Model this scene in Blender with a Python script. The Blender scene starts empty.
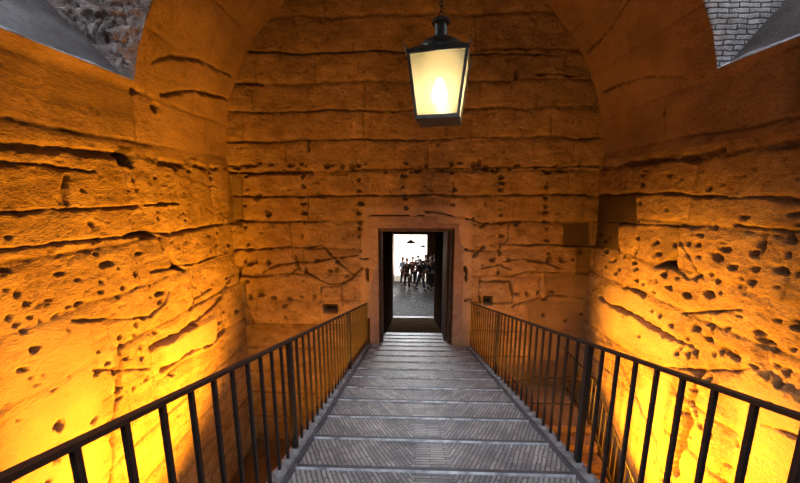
import bpy, bmesh, math, random
import numpy as np
from mathutils import Vector, Matrix

random.seed(5)
C = bpy.context.scene.collection
R = math.radians

# ---------------------------------------------------------------- camera
F, PITCH, YAW = 311.0, R(9.4), R(2.0)
cam = bpy.data.cameras.new('camera')
cam.sensor_width = 36.0
cam.lens = 36.0 * F / 800.0
cam.clip_start = 0.02
cam_o = bpy.data.objects.new('camera', cam)
C.objects.link(cam_o)
cam_o.rotation_euler = (R(90) - PITCH, 0, YAW)
bpy.context.scene.camera = cam_o
fwd = np.array([-math.sin(YAW) * math.cos(PITCH), math.cos(YAW) * math.cos(PITCH), -math.sin(PITCH)])
rgt = np.array([math.cos(YAW), math.sin(YAW), 0.0])
upv = np.cross(rgt, fwd)


def ray(x, y): return fwd * F + rgt * (x - 400) + upv * (241.5 - y)
def on_y(x, y, Y): r = ray(x, y); return r * Y / r[1]
def on_x(x, y, X): r = ray(x, y); return r * X / r[0]


# ---------------------------------------------------------------- world, exposure
w = bpy.data.worlds.new('sky')
bpy.context.scene.world = w
w.use_nodes = True
bg = w.node_tree.nodes['Background']
bg.inputs[0].default_value = (0.80, 0.90, 1.0, 1)
bg.inputs[1].default_value = 0.55
vs = bpy.context.scene.view_settings
vs.view_transform = 'Standard'
vs.look = 'None'
vs.gamma = 1
vs.use_curve_mapping = False
vs.exposure = 0.0


def area(name, loc, target, size, size_y, power, col, spread=180):
    l = bpy.data.lights.new(name, 'AREA')
    l.shape = 'RECTANGLE'; l.size = size; l.size_y = size_y
    l.energy = power; l.color = col; l.spread = R(spread)
    o = bpy.data.objects.new(name, l); C.objects.link(o)
    o.location = loc
    o.rotation_euler = (Vector(target) - Vector(loc)).to_track_quat('-Z', 'Y').to_euler()
    return o


def spot(name, loc, target, power, col, ang, blend, rad=0.12):
    l = bpy.data.lights.new(name, 'SPOT')
    l.energy = power; l.color = col; l.spot_size = R(ang); l.spot_blend = blend
    l.shadow_soft_size = rad
    o = bpy.data.objects.new(name, l); C.objects.link(o)
    o.location = loc
    o.rotation_euler = (Vector(target) - Vector(loc)).to_track_quat('-Z', 'Y').to_euler()
    return o


SOD = (1.0, 0.37, 0.014)
DAY = (0.78, 0.87, 1.0)
# floodlights low either side of the bridge, then two added fills for the back wall
spot('flood_and_fill_light', (-1.6, 4.1, -4.8), (-4.12, 4.1, -2.9), 3900, SOD, 94, 0.85)
spot('flood_and_fill_light', (1.9, 4.2, -4.7), (4.08, 4.4, -3.55), 3600, SOD, 82, 0.5)
spot('flood_and_fill_light', (-2.6, 0.6, -6.2), (-2.3, 7.0, -1.8), 1450, SOD, 84, 0.9)  # added fill, stands for flood spill and bounce on the back wall
spot('flood_and_fill_light', (2.6, 0.6, -6.2), (1.8, 7.0, -1.9), 900, SOD, 84, 0.9)  # added fill, same for the right half of the back wall
# daylight in the window shafts and court opening, plus an added fill behind
area('window_daylight', (-6.0, 3.3, 3.9), (0.2, 3.6, -2.8), 2.4, 1.6, 75, DAY, 50)
area('window_daylight', (6.0, 3.3, 3.9), (0.2, 3.6, -2.8), 2.4, 1.6, 75, DAY, 50)
area('court_daylight', (0, 18.3, -3.2), (0.1, 14.5, -5.4), 1.7, 1.2, 190, (0.95, 0.96, 1.0), 75)
area('entrance_fill', (0.2, -1.4, 1.2), (0.2, 4.0, -3.0), 1.8, 0.8, 22, DAY, 60)  # added at the unseen entrance to throw cool light on the deck
# sun on the open court at the far end
sun = bpy.data.lights.new('sun', 'SUN'); sun.energy = 26; sun.angle = R(3); sun.color = (1, 0.94, 0.84)
so = bpy.data.objects.new('sun', sun); C.objects.link(so)
so.rotation_euler = (Vector((0, 0.25, -0.97))).to_track_quat('-Z', 'Y').to_euler()


# ---------------------------------------------------------------- tagging and mesh helpers
def tag(o, label=None, cat=None, group=None, kind=None):
    if label: o['label'] = label
    if cat: o['category'] = cat
    if group: o['group'] = group
    if kind: o['kind'] = kind
    return o


def empty(name, loc=(0, 0, 0), rz=0, **k):
    o = bpy.data.objects.new(name, None); C.objects.link(o)
    o.location = loc; o.rotation_euler = (0, 0, rz); o.empty_display_size = 0.1
    return tag(o, **k)


def link_bm(name, bm, mat, parent=None, smooth=False, bevel=0):
    me = bpy.data.meshes.new(name)
    bmesh.ops.recalc_face_normals(bm, faces=bm.faces)
    bm.to_mesh(me); bm.free()
    if mat: me.materials.append(mat)
    if smooth:
        for p in me.polygons: p.use_smooth = True
    o = bpy.data.objects.new(name, me); C.objects.link(o)
    if parent: o.parent = parent
    if bevel:
        b = o.modifiers.new('bevel', 'BEVEL'); b.width = bevel; b.segments = 2; b.limit_method = 'ANGLE'
    return o


def bx(bm, c, s, rot=None):
    m = Matrix.Translation(c)
    if rot is not None: m = m @ rot
    m = m @ Matrix.Diagonal((s[0], s[1], s[2], 1))
    bmesh.ops.create_cube(bm, size=1, matrix=m)


def tube(bm, p0, p1, r0, r1=None, seg=12):
    if r1 is None: r1 = r0
    p0, p1 = Vector(p0), Vector(p1); d = p1 - p0
    m = Matrix.Translation((p0 + p1) / 2) @ d.to_track_quat('Z', 'Y').to_matrix().to_4x4()
    bmesh.ops.create_cone(bm, cap_ends=True, segments=seg, radius1=r0, radius2=r1, depth=d.length, matrix=m)


def bar(bm, p0, p1, a, b):
    """rectangular bar a wide (x) by b"""
    p0, p1 = Vector(p0), Vector(p1); d = p1 - p0
    z = d.normalized(); x = Vector((1, 0, 0)); x = (x - z * x.dot(z)).normalized(); y = z.cross(x)
    rot = Matrix((x, y, z)).transposed().to_4x4()
    bx(bm, (p0 + p1) / 2, (a, b, d.length), rot)


def lathe(bm, prof, c=(0, 0, 0), seg=24):
    rings = []
    for r, z in prof:
        rings.append([bm.verts.new((c[0] + r * math.cos(2 * math.pi * i / seg), c[1] + r * math.sin(2 * math.pi * i / seg), c[2] + z)) for i in range(seg)])
    for a, b in zip(rings, rings[1:]):
        for i in range(seg):
            bm.faces.new((a[i], a[(i + 1) % seg], b[(i + 1) % seg], b[i]))
    bm.faces.new(rings[0][::-1]); bm.faces.new(rings[-1])


def quad(bm, pts):
    return bm.faces.new([bm.verts.new(p) for p in pts])


# ---------------------------------------------------------------- noise in numpy
def _h(ix, iy, s):
    n = (ix.astype(np.int64) * 374761393 + iy.astype(np.int64) * 668265263 + s * 974634777) & 0x7fffffff
    n = ((n ^ (n >> 13)) * 1274126177) & 0x7fffffff
    return ((n ^ (n >> 16)) & 0xffff) / 65535.0


def vn(u, v, sc, s=0):
    u = u / sc; v = v / sc
    iu = np.floor(u); iv = np.floor(v); fu = u - iu; fv = v - iv
    fu = fu * fu * (3 - 2 * fu); fv = fv * fv * (3 - 2 * fv)
    a = _h(iu, iv, s); b = _h(iu + 1, iv, s); c = _h(iu, iv + 1, s); d = _h(iu + 1, iv + 1, s)
    return (a * (1 - fu) + b * fu) * (1 - fv) + (c * (1 - fu) + d * fu) * fv - 0.5


def fbm(u, v, sc, s=0, n=4):
    t = 0; a = 1
    for i in range(n):
        t = t + a * vn(u + 3.1 * i, v - 1.7 * i, sc, s + i); a *= 0.55; sc *= 0.5
    return t


def segdist(U, V, p, q):
    px, py = p; qx, qy = q; dx, dy = qx - px, qy - py
    t = np.clip(((U - px) * dx + (V - py) * dy) / (dx * dx + dy * dy + 1e-9), 0, 1)
    return np.hypot(U - px - t * dx, V - py - t * dy)


def inpoly(U, V, poly, soft=0.02):
    inside = np.zeros(U.shape, bool); d = np.full(U.shape, 1e9)
    n = len(poly)
    for i in range(n):
        (x0, y0), (x1, y1) = poly[i], poly[(i + 1) % n]
        if y0 != y1:
            c = ((y0 > V) != (y1 > V)) & (U < (x1 - x0) * (V - y0) / (y1 - y0) + x0)
            inside ^= c
        d = np.minimum(d, segdist(U, V, (x0, y0), (x1, y1)))
    sd = np.where(inside, d, -d)
    return np.clip(sd / soft * 0.5 + 0.5, 0, 1)


def relief(U, V, rows=None, cracks=(), holes=(), patches=(), seed=1, rough=1.0, jd=0.05, blk=1.4, colw=None):
    """stone relief: returns height towards the room, dirt mask, tone, plaster mask"""
    wu = U + 0.05 * fbm(U, V, 0.5, seed + 50); wv = V + 0.05 * fbm(U, V, 0.6, seed + 60)
    wv = wv + 0.016 * fbm(U, V, 0.09, seed + 61, 3); wu = wu + 0.016 * fbm(U, V, 0.09, seed + 62, 3)
    pl = np.zeros(U.shape); tone = np.ones(U.shape); off = np.zeros(U.shape)
    for p in patches:
        m = inpoly(wu * .4 + U * .6, wv * .4 + V * .6, p['poly'], p.get('soft', 0.03))
        off = off + m * p.get('off', 0)
        tone = tone * (1 + m * (p.get('tone', 1) - 1))
        pl = np.maximum(pl, m * p.get('pl', 0))
    rg = rough * (1 - 0.8 * pl)
    H = fbm(U, V, 1.6, seed) * 0.06 * rough + rg * (fbm(U, V * 2.0, 0.34, seed + 7, 4) * 0.022 + fbm(U, V * 1.6, 0.08, seed + 13, 3) * 0.014)
    # pitted surface
    pit = np.clip(fbm(U, V * 1.3, 0.11, seed + 90, 3) - 0.34, 0, 1)
    H = H - pit * 0.08 * rg
    recess_dark = np.clip(pit * 2.2, 0, 0.5) * (1 - pl)  # mask darkens pits here; joints, cracks and holes join it below
    if rows:
        rows = sorted(rows)
        k = np.searchsorted(np.array(rows), wv)
        lo = np.array([rows[0] - .7] + rows)[k]; hi = np.array(rows + [rows[-1] + .7])[k]
        dz = np.minimum(np.abs(wv - lo), np.abs(hi - wv))
        j = np.exp(-(dz / 0.022) ** 2) * np.clip(0.65 + 1.5 * fbm(U, V, 0.7, seed + 21), 0.15, 1)
        cw = blk * (0.8 + 0.5 * _h(k, k * 0, seed + 3))
        cu = wu / cw + _h(k, k * 0 + 5, seed + 4)
        col = np.floor(cu); fr = (cu - col); du = np.minimum(fr, 1 - fr) * cw
        j2 = np.exp(-(du / 0.014) ** 2) * np.clip(0.35 + 1.6 * fbm(U, V, 0.5, seed + 22), 0.0, 0.8)
        j = np.maximum(j, j2) * (1 - 0.9 * pl)
        bo = _h(col, k, seed + 5)
        H = H + (bo - 0.5) * 0.035 * rough * (1 - pl) - j * jd
        # worn arrises
        H = H - 0.02 * rg * np.exp(-(np.minimum(dz, du) / 0.07) ** 2)
        tone = tone * (1 + (1 - pl) * (_h(col, k, seed + 6) - 0.5) * 0.16)
        recess_dark = np.maximum(recess_dark, j * 0.85)
    for c in cracks:
        pts, wd, dp = c
        d = np.full(U.shape, 1e9)
        for p, q in zip(pts, pts[1:]):
            d = np.minimum(d, segdist(wu, wv, p, q))
        wloc = wd * 0.85 * (0.9 + 1.5 * fbm(U, V, 0.18, seed + 31, 3))
        m = np.exp(-(d / np.maximum(wloc, 0.006)) ** 2)
        H = H - m * dp; recess_dark = np.maximum(recess_dark, m * 0.9)
    for (hu, hv, hr) in holes:
        s = (np.abs(U - hu) < hr * 2.2) & (np.abs(V - hv) < hr * 2.2)
        if not s.any(): continue
        us, vs_ = U[s], V[s]
        a = 0.7 + 0.5 * (math.sin(hu * 91.7 + hv * 37.1) * .5 + .5)
        d = np.hypot((us - hu) * a, (vs_ - hv) / a) / hr + 0.9 * fbm(us, vs_, hr * 1.1, seed + 40, 2)
        m = np.clip((1.15 - d) / 0.45, 0, 1)
        H[s] -= m * min(0.085, hr * 1.3); recess_dark[s] = np.maximum(recess_dark[s], m * 0.85)
    tone = tone * np.clip(1 + 0.32 * fbm(U, V, 1.3, seed + 70, 3) + 0.22 * fbm(U, V, 0.3, seed + 75, 3), .5, 1.4)
    return H + off, np.clip(recess_dark, 0, 1), tone, pl


def grid_mesh(name, P, keep, attrs, mat):
    """P (n,m,3) positions, keep (n-1,m-1) bool faces"""
    n, m, _ = P.shape
    idx = np.arange(n * m).reshape(n, m)
    f = np.stack([idx[:-1, :-1], idx[1:, :-1], idx[1:, 1:], idx[:-1, 1:]], -1)[keep]
    used = np.unique(f); remap = -np.ones(n * m, int); remap[used] = np.arange(len(used)); f = remap[f]
    me = bpy.data.meshes.new(name)
    me.vertices.add(len(used)); me.vertices.foreach_set('co', P.reshape(-1, 3)[used].astype(np.float32).ravel())
    me.loops.add(f.size); me.loops.foreach_set('vertex_index', f.ravel().astype(np.int32))
    me.polygons.add(len(f)); me.polygons.foreach_set('loop_start', (np.arange(len(f)) * 4).astype(np.int32))
    me.polygons.foreach_set('loop_total', np.full(len(f), 4, np.int32))
    me.polygons.foreach_set('use_smooth', np.ones(len(f), bool))
    me.update(calc_edges=True)
    for k, v in attrs.items():
        at = me.attributes.new(k, 'FLOAT', 'POINT'); at.data.foreach_set('value', v.reshape(-1)[used].astype(np.float32))
    me.materials.append(mat)
    o = bpy.data.objects.new(name, me); C.objects.link(o)
    return o


# ---------------------------------------------------------------- materials
class NT:
    def __init__(s, name):
        s.m = bpy.data.materials.new(name); s.m.use_nodes = True
        s.t = s.m.node_tree; s.b = s.t.nodes['Principled BSDF']

    def n(s, typ, **k):
        nd = s.t.nodes.new(typ)
        for a, b in k.items():
            if a.startswith('i_'): nd.inputs[int(a[2:]) if a[2:].isdigit() else a[2:].replace('_', ' ')].default_value = b
            else: setattr(nd, a, b)
        return nd

    def l(s, a, b): s.t.links.new(a, b)


def rgb(c): return (c[0], c[1], c[2], 1)


def ramp(nt, stops):
    r = nt.n('ShaderNodeValToRGB'); e = r.color_ramp.elements
    while len(e) < len(stops): e.new(0.5)
    for x, (p, c) in zip(e, stops): x.position = p; x.color = rgb(c)
    return r


def mixc(nt, fac, a, b, blend='MIX'):
    m = nt.n('ShaderNodeMix', data_type='RGBA', blend_type=blend)
    for s, v in ((0, fac), (6, a), (7, b)):
        if hasattr(v, 'links') or hasattr(v, 'is_linked'): nt.l(v, m.inputs[s])
        else: m.inputs[s].default_value = v if s == 0 else rgb(v)
    return m.outputs[2]


def stone(name, a, b, dark=(0.06, 0.035, 0.02), sc=3.0, bump=0.5, attrs=True, plaster=None, rough=0.92):
    nt = NT(name)
    co = nt.n('ShaderNodeTexCoord')
    mp = nt.n('ShaderNodeMapping'); mp.inputs['Scale'].default_value = (1, 1, 1.8); nt.l(co.outputs['Object'], mp.inputs[0])
    n1 = nt.n('ShaderNodeTexNoise', i_Scale=sc, i_Detail=8, i_Roughness=0.65); nt.l(mp.outputs[0], n1.inputs[0])
    n2 = nt.n('ShaderNodeTexNoise', i_Scale=sc * 9, i_Detail=6, i_Roughness=0.7); nt.l(mp.outputs[0], n2.inputs[0])
    n3 = nt.n('ShaderNodeTexVoronoi', i_Scale=sc * 11); nt.l(mp.outputs[0], n3.inputs[0])
    r = ramp(nt, [(0.3, a), (0.7, b)]); nt.l(n1.outputs[0], r.inputs[0])
    r2 = ramp(nt, [(0.30, (0.45, 0.40, 0.36)), (0.55, (1, 1, 1))]); nt.l(n2.outputs[0], r2.inputs[0])
    col = mixc(nt, 0.75, r.outputs[0], r2.outputs[0], 'MULTIPLY')
    if attrs:
        at = nt.n('ShaderNodeAttribute', attribute_name='tone')
        ad = nt.n('ShaderNodeAttribute', attribute_name='recess_dark')
        ap = nt.n('ShaderNodeAttribute', attribute_name='plaster')
        if plaster: col = mixc(nt, ap.outputs['Fac'], col, plaster)
        cm = nt.n('ShaderNodeCombineColor')
        for i in range(3): nt.l(at.outputs['Fac'], cm.inputs[i])
        col = mixc(nt, 1.0, col, cm.outputs[0], 'MULTIPLY')
        mm = nt.n('ShaderNodeMath', operation='MULTIPLY', i_1=0.8); nt.l(ad.outputs['Fac'], mm.inputs[0])
        col = mixc(nt, mm.outputs[0], col, dark)
    nt.l(col, nt.b.inputs['Base Color'])
    nt.b.inputs['Roughness'].default_value = rough
    nt.b.inputs['Specular IOR Level'].default_value = 0.2
    s = nt.n('ShaderNodeMath', operation='MULTIPLY_ADD', i_1=0.5); nt.l(n3.outputs[0], s.inputs[0]); nt.l(n2.outputs[0], s.inputs[2])
    bp = nt.n('ShaderNodeBump', i_Strength=bump, i_Distance=0.03); nt.l(s.outputs[0], bp.inputs['Height']); nt.l(bp.outputs[0], nt.b.inputs['Normal'])
    return nt.m


def plain(name, col, rough=0.6, metal=0.0, var=0.25, sc=8, bump=0.15):
    nt = NT(name)
    co = nt.n('ShaderNodeTexCoord')
    n1 = nt.n('ShaderNodeTexNoise', i_Scale=sc, i_Detail=5); nt.l(co.outputs['Object'], n1.inputs[0])
    r = ramp(nt, [(0.3, tuple(c * (1 - var) for c in col)), (0.7, tuple(min(1, c * (1 + var)) for c in col))])
    nt.l(n1.outputs[0], r.inputs[0]); nt.l(r.outputs[0], nt.b.inputs['Base Color'])
    nt.b.inputs['Roughness'].default_value = rough; nt.b.inputs['Metallic'].default_value = metal
    bp = nt.n('ShaderNodeBump', i_Strength=bump, i_Distance=0.01); nt.l(n1.outputs[0], bp.inputs['Height']); nt.l(bp.outputs[0], nt.b.inputs['Normal'])
    return nt.m


M_wall = stone('travertine_masonry', (0.27, 0.17, 0.08), (0.52, 0.37, 0.19), plaster=(0.46, 0.33, 0.19), bump=0.8)
M_vault = stone('vault_stone', (0.25, 0.165, 0.09), (0.42, 0.285, 0.16), bump=0.45, plaster=(0.37, 0.25, 0.14), sc=2.0)
M_floor = stone('chamber_floor_stone', (0.14, 0.10, 0.06), (0.24, 0.17, 0.11), attrs=False)
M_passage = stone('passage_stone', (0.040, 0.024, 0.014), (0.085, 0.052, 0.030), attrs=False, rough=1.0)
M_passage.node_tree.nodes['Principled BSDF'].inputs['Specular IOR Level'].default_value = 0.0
M_surround = stone('door_surround_stone', (0.30, 0.20, 0.125), (0.50, 0.35, 0.23), attrs=False, sc=4)
M_grey = stone('grey_render', (0.13, 0.12, 0.12), (0.22, 0.21, 0.21), attrs=False, bump=0.3, sc=2.5)
M_greylight = stone('pale_render_edge', (0.20, 0.19, 0.195), (0.38, 0.37, 0.38), attrs=False, bump=0.6, sc=5)
M_rubble = stone('rubble_masonry', (0.24, 0.15, 0.11), (0.50, 0.44, 0.42), attrs=True, bump=1.0, sc=4, dark=(0.06, 0.04, 0.035))
M_white = stone('white_court_wall', (0.75, 0.72, 0.66), (0.86, 0.84, 0.8), attrs=False, bump=0.2)
M_iron = plain('dark_painted_iron', (0.020, 0.014, 0.011), rough=0.5, metal=0.3, var=0.4, sc=30)
M_nosing = plain('worn_travertine_nosing', (0.32, 0.32, 0.33), rough=0.4, var=0.6, sc=9, bump=0.4)
M_kerb = plain('grey_mortar', (0.16, 0.155, 0.155), rough=0.6, var=0.4, sc=12, bump=0.6)
M_edge = plain('dark_slate_edging', (0.06, 0.06, 0.068), rough=0.5, var=0.3, sc=10)
M_wood = plain('dark_wood', (0.10, 0.06, 0.035), rough=0.6, var=0.4, sc=14, bump=0.3)
M_lan = plain('lantern_painted_metal', (0.085, 0.085, 0.075), rough=0.45, metal=0.6, var=0.3, sc=20)
M_brass = plain('lantern_trim_metal', (0.26, 0.22, 0.13), rough=0.4, metal=0.7, var=0.2, sc=20)


def brick_mat():
    """thin Roman bricks laid on edge: a transverse strip up the middle and slanting bricks either side"""
    nt = NT('herringbone_brick_paving')
    co = nt.n('ShaderNodeTexCoord'); sep = nt.n('ShaderNodeSeparateXYZ'); nt.l(co.outputs['Object'], sep.inputs[0])
    ab = nt.n('ShaderNodeMath', operation='ABSOLUTE'); nt.l(sep.outputs[0], ab.inputs[0])
    cx = nt.n('ShaderNodeCombineXYZ'); nt.l(ab.outputs[0], cx.inputs[0]); nt.l(sep.outputs[1], cx.inputs[1])

    def brick(rot, vec, shift):
        mp = nt.n('ShaderNodeMapping'); mp.inputs['Rotation'].default_value = (0, 0, rot); mp.inputs['Location'].default_value = shift
        nt.l(vec, mp.inputs[0])
        nz = nt.n('ShaderNodeTexNoise', i_Scale=6.0, i_Detail=2); nt.l(co.outputs['Object'], nz.inputs[0])
        ad = nt.n('ShaderNodeVectorMath', operation='MULTIPLY_ADD'); nt.l(nz.outputs['Color'], ad.inputs[0]); ad.inputs[1].default_value = (0.025, 0.025, 0); nt.l(mp.outputs[0], ad.inputs[2])
        b = nt.n('ShaderNodeTexBrick'); nt.l(ad.outputs[0], b.inputs[0])
        b.inputs['Scale'].default_value = 1; b.inputs['Brick Width'].default_value = 0.26; b.inputs['Row Height'].default_value = 0.036
        b.inputs['Mortar Size'].default_value = 0.007; b.inputs['Mortar Smooth'].default_value = 0.3; b.inputs['Bias'].default_value = 0.0
        b.inputs['Color1'].default_value = rgb((0.17, 0.165, 0.165)); b.inputs['Color2'].default_value = rgb((0.33, 0.315, 0.305))
        b.inputs['Mortar'].default_value = rgb((0.09, 0.09, 0.095))
        return b
    side = brick(R(-62), cx.outputs[0], (0, 0, 0))
    mid = brick(0, co.outputs['Object'], (0.13, 0, 0))
    lt = nt.n('ShaderNodeMath', operation='LESS_THAN', i_1=0.16); nt.l(ab.outputs[0], lt.inputs[0])
    col = mixc(nt, lt.outputs[0], side.outputs['Color'], mid.outputs['Color'])
    n1 = nt.n('ShaderNodeTexNoise', i_Scale=2.5, i_Detail=7, i_Roughness=0.7); nt.l(co.outputs['Object'], n1.inputs[0])
    r = ramp(nt, [(0.32, (0.45, 0.46, 0.50)), (0.68, (1.35, 1.28, 1.2))]); nt.l(n1.outputs[0], r.inputs[0])
    col = mixc(nt, 1.0, col, r.outputs[0], 'MULTIPLY')
    nt.l(col, nt.b.inputs['Base Color'])
    nt.b.inputs['Roughness'].default_value = 0.5
    f = nt.n('ShaderNodeMix', data_type='FLOAT'); nt.l(lt.outputs[0], f.inputs[0]); nt.l(side.outputs['Fac'], f.inputs[2]); nt.l(mid.outputs['Fac'], f.inputs[3])
    n2 = nt.n('ShaderNodeTexNoise', i_Scale=30, i_Detail=4); nt.l(co.outputs['Object'], n2.inputs[0])
    s = nt.n('ShaderNodeMath', operation='SUBTRACT'); nt.l(n2.outputs[0], s.inputs[0]); nt.l(f.outputs[0], s.inputs[1])
    bp = nt.n('ShaderNodeBump', i_Strength=0.7, i_Distance=0.012); nt.l(s.outputs[0], bp.inputs['Height']); nt.l(bp.outputs[0], nt.b.inputs['Normal'])
    return nt.m


def wall_brick(name, c1, c2, mortar, bw, rh, ms):
    nt = NT(name)
    co = nt.n('ShaderNodeTexCoord'); sep = nt.n('ShaderNodeSeparateXYZ'); nt.l(co.outputs['Object'], sep.inputs[0])
    cx = nt.n('ShaderNodeCombineXYZ'); nt.l(sep.outputs[0], cx.inputs[0]); nt.l(sep.outputs[2], cx.inputs[1])
    nz = nt.n('ShaderNodeTexNoise', i_Scale=7.0, i_Detail=4); nt.l(co.outputs['Object'], nz.inputs[0])
    ad = nt.n('ShaderNodeVectorMath', operation='MULTIPLY_ADD'); nt.l(nz.outputs['Color'], ad.inputs[0]); ad.inputs[1].default_value = (0.07, 0.055, 0); nt.l(cx.outputs[0], ad.inputs[2])
    b = nt.n('ShaderNodeTexBrick'); nt.l(ad.outputs[0], b.inputs[0])
    b.inputs['Scale'].default_value = 1; b.inputs['Brick Width'].default_value = bw; b.inputs['Row Height'].default_value = rh
    b.inputs['Mortar Size'].default_value = ms; b.inputs['Mortar Smooth'].default_value = 0.4
    b.inputs['Color1'].default_value = rgb(c1); b.inputs['Color2'].default_value = rgb(c2); b.inputs['Mortar'].default_value = rgb(mortar)
    n1 = nt.n('ShaderNodeTexNoise', i_Scale=9, i_Detail=7, i_Roughness=0.75); nt.l(co.outputs['Object'], n1.inputs[0])
    r = ramp(nt, [(0.35, (0.4, 0.38, 0.38)), (0.6, (1.1, 1.1, 1.1))]); nt.l(n1.outputs[0], r.inputs[0])
    col = mixc(nt, 0.8, b.outputs['Color'], r.outputs[0], 'MULTIPLY'); nt.l(col, nt.b.inputs['Base Color'])
    nt.b.inputs['Roughness'].default_value = 0.9
    s = nt.n('ShaderNodeMath', operation='SUBTRACT'); nt.l(n1.outputs[0], s.inputs[0]); nt.l(b.outputs['Fac'], s.inputs[1])
    bp = nt.n('ShaderNodeBump', i_Strength=1.0, i_Distance=0.03); nt.l(s.outputs[0], bp.inputs['Height']); nt.l(bp.outputs[0], nt.b.inputs['Normal'])
    return nt.m


M_paving = brick_mat()
M_brickw = wall_brick('pale_thin_bricks', (0.62, 0.58, 0.56), (0.84, 0.82, 0.82), (0.13, 0.115, 0.11), 0.26, 0.062, 0.012)
M_cobble = wall_brick('corridor_paving', (0.18, 0.17, 0.16), (0.32, 0.30, 0.28), (0.07, 0.07, 0.07), 0.3, 0.2, 0.012)

# ---------------------------------------------------------------- dimensions
XL, XR, YB, YN = -4.12, 4.08, 7.0, -1.5
CX, RV, ZS, ZF = -0.02, 4.10, 0.62, -6.6
DX0, DX1, DZ = -0.745, 1.00, -0.85          # doorway in the back wall
WY0, WYL, WYR, WZ0, WZ1 = 1.7, 4.68, 4.5, 1.56, 3.7   # windows
H0, SL = 1.57, 0.302                        # bridge below eye and its slope
def deck_z(y): return -H0 - SL * y


def bk(*pts):  # traced marks on the back wall -> (x, z)
    return [tuple(on_y(x, y, YB)[[0, 2]]) for x, y in pts]
def lf(*pts):
    return [tuple(on_x(x, y, XL)[[1, 2]]) for x, y in pts]
def rt(*pts):
    return [tuple(on_x(x, y, XR)[[1, 2]]) for x, y in pts]


# ---------------------------------------------------------------- back wall
st = 0.0165
ux = np.arange(XL - 0.30, XR + 0.31, st); vz = np.arange(ZF - .1, ZS + RV + 0.3, st)
# snap door edges onto grid lines
for e in (DX0, DX1): ux[np.argmin(abs(ux - e))] = e
vz[np.argmin(abs(vz - DZ))] = DZ
U, V = np.meshgrid(ux, vz, indexing='ij')
colx = [(246, [176, 189, 205, 226, 245, 262, 281]), (303, [163, 177, 186, 203, 213, 223, 235]), (359, [166, 180, 190, 203, 214, 222, 229, 237, 250]),
        (405, [163, 175, 187, 198, 208]), (453, [164, 173, 184, 189, 196, 204]), (501, [176, 183, 190, 200, 215, 225, 236, 245, 253]),
        (547, [173, 183, 187, 198, 206, 213, 222, 229, 240, 254])]
bh = []
rr = random.Random(3)
for x, ys in colx:
    for y in ys: bh += [(x + rr.uniform(-1.6, 1.6), y + rr.uniform(-1, 1), rr.uniform(0.03, 0.062))]
for x in [236, 246, 258, 271, 283, 290, 297, 306, 327, 332, 343, 352, 366, 386, 412, 418, 427, 442, 449, 452, 460, 475, 480, 486, 493, 498, 510, 517, 537, 545, 556, 561, 573, 580]:
    bh.append((x, 167 + rr.uniform(-4.5, 4.5), rr.uniform(0.03, 0.07)))
for x, y in [(250, 264), (256, 262), (268, 263), (262, 295), (274, 297), (290, 298), (302, 297), (315, 297), (285, 306), (286, 318), (348, 276), (337, 270), (330, 271), (338, 262), (250, 297), (268, 213), (355, 298),
             (428, 212), (516, 225), (473, 219), (508, 260), (548, 259), (561, 260), (572, 259), (527, 294), (538, 293), (516, 294), (498, 273), (492, 260), (545, 300), (552, 293), (566, 322), (544, 316), (583, 315), (318, 261), (306, 271), (468, 300), (478, 314), (582, 252)]:
    bh.append((x, y, rr.uniform(0.04, 0.075)))
holes = [(bk((x, y))[0] + (r,)) for x, y, r in bh]
cr = lambda pts, wd=0.022, dp=0.07: (bk(*pts), wd, dp)
cracks = [
    cr([(233, 250), (262, 249), (300, 248), (322, 246)], .028, .09), cr([(322, 246), (334, 258), (348, 270), (354, 275)], .02),
    cr([(262, 272), (275, 266), (292, 264), (312, 263), (335, 258), (358, 255)], .022, .08), cr([(232, 276), (262, 276), (289, 276), (296, 270), (310, 275), (330, 284), (342, 285)], .02),
    cr([(342, 285), (352, 278), (362, 268)], .03, .08), cr([(295, 256), (297, 266), (300, 273)], .03, .09), cr([(322, 287), (343, 287), (343, 306)], .018), cr([(322, 287), (320, 306)], .018),
    cr([(222, 172), (262, 173), (312, 172)], .035, .1), cr([(352, 171), (400, 169), (470, 168), (560, 168), (600, 167)], .02, .07),
    cr([(222, 165), (258, 165)], .04, .08), cr([(309, 140), (309, 152)], .03, .1), cr([(230, 83), (262, 83)], .03, .09), cr([(245, 52), (300, 52), (360, 50), (430, 52), (560, 55)], .02),
    cr([(225, 141), (300, 141), (400, 139), (480, 137), (600, 137)], .016, .06), cr([(228, 111), (300, 111), (380, 110), (598, 106)], .014, .05),
    cr([(517, 68), (517, 78)], .03, .1), cr([(538, 74), (575, 75)], .03, .08),
    cr([(425, 211), (450, 216), (470, 219), (482, 223), (520, 222)], .02, .08), cr([(480, 226), (488, 222)], .035, .09), cr([(509, 225), (507, 240), (504, 244), (520, 245), (560, 245), (600, 247)], .02, .08),
    cr([(505, 262), (525, 259), (545, 263), (562, 269)], .024, .08), cr([(480, 268), (500, 266), (512, 270)], .018), cr([(512, 277), (526, 272), (560, 273)], .016),
    cr([(480, 282), (511, 282), (512, 300)], .022, .09), cr([(480, 282), (480, 304)], .02), cr([(512, 306), (535, 299), (550, 296), (575, 298), (585, 300)], .022, .08),
    cr([(474, 257), (484, 246)], .035, .08), cr([(460, 249), (474, 252)], .022), cr([(466, 268), (466, 279)], .045, .07), cr([(368, 270), (368, 279)], .04, .07), cr([(361, 258), (373, 258)], .02),
    cr([(230, 196), (260, 196), (300, 196), (395, 195), (480, 196), (590, 195)], .02, .07), cr([(255, 197), (258, 193)], .06, .1), cr([(236, 222), (300, 221), (318, 221)], .02, .07),
    cr([(230, 325), (254, 325)], .02, .05),
]
pt = lambda pts, **k: dict(poly=bk(*pts), **k)
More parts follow.
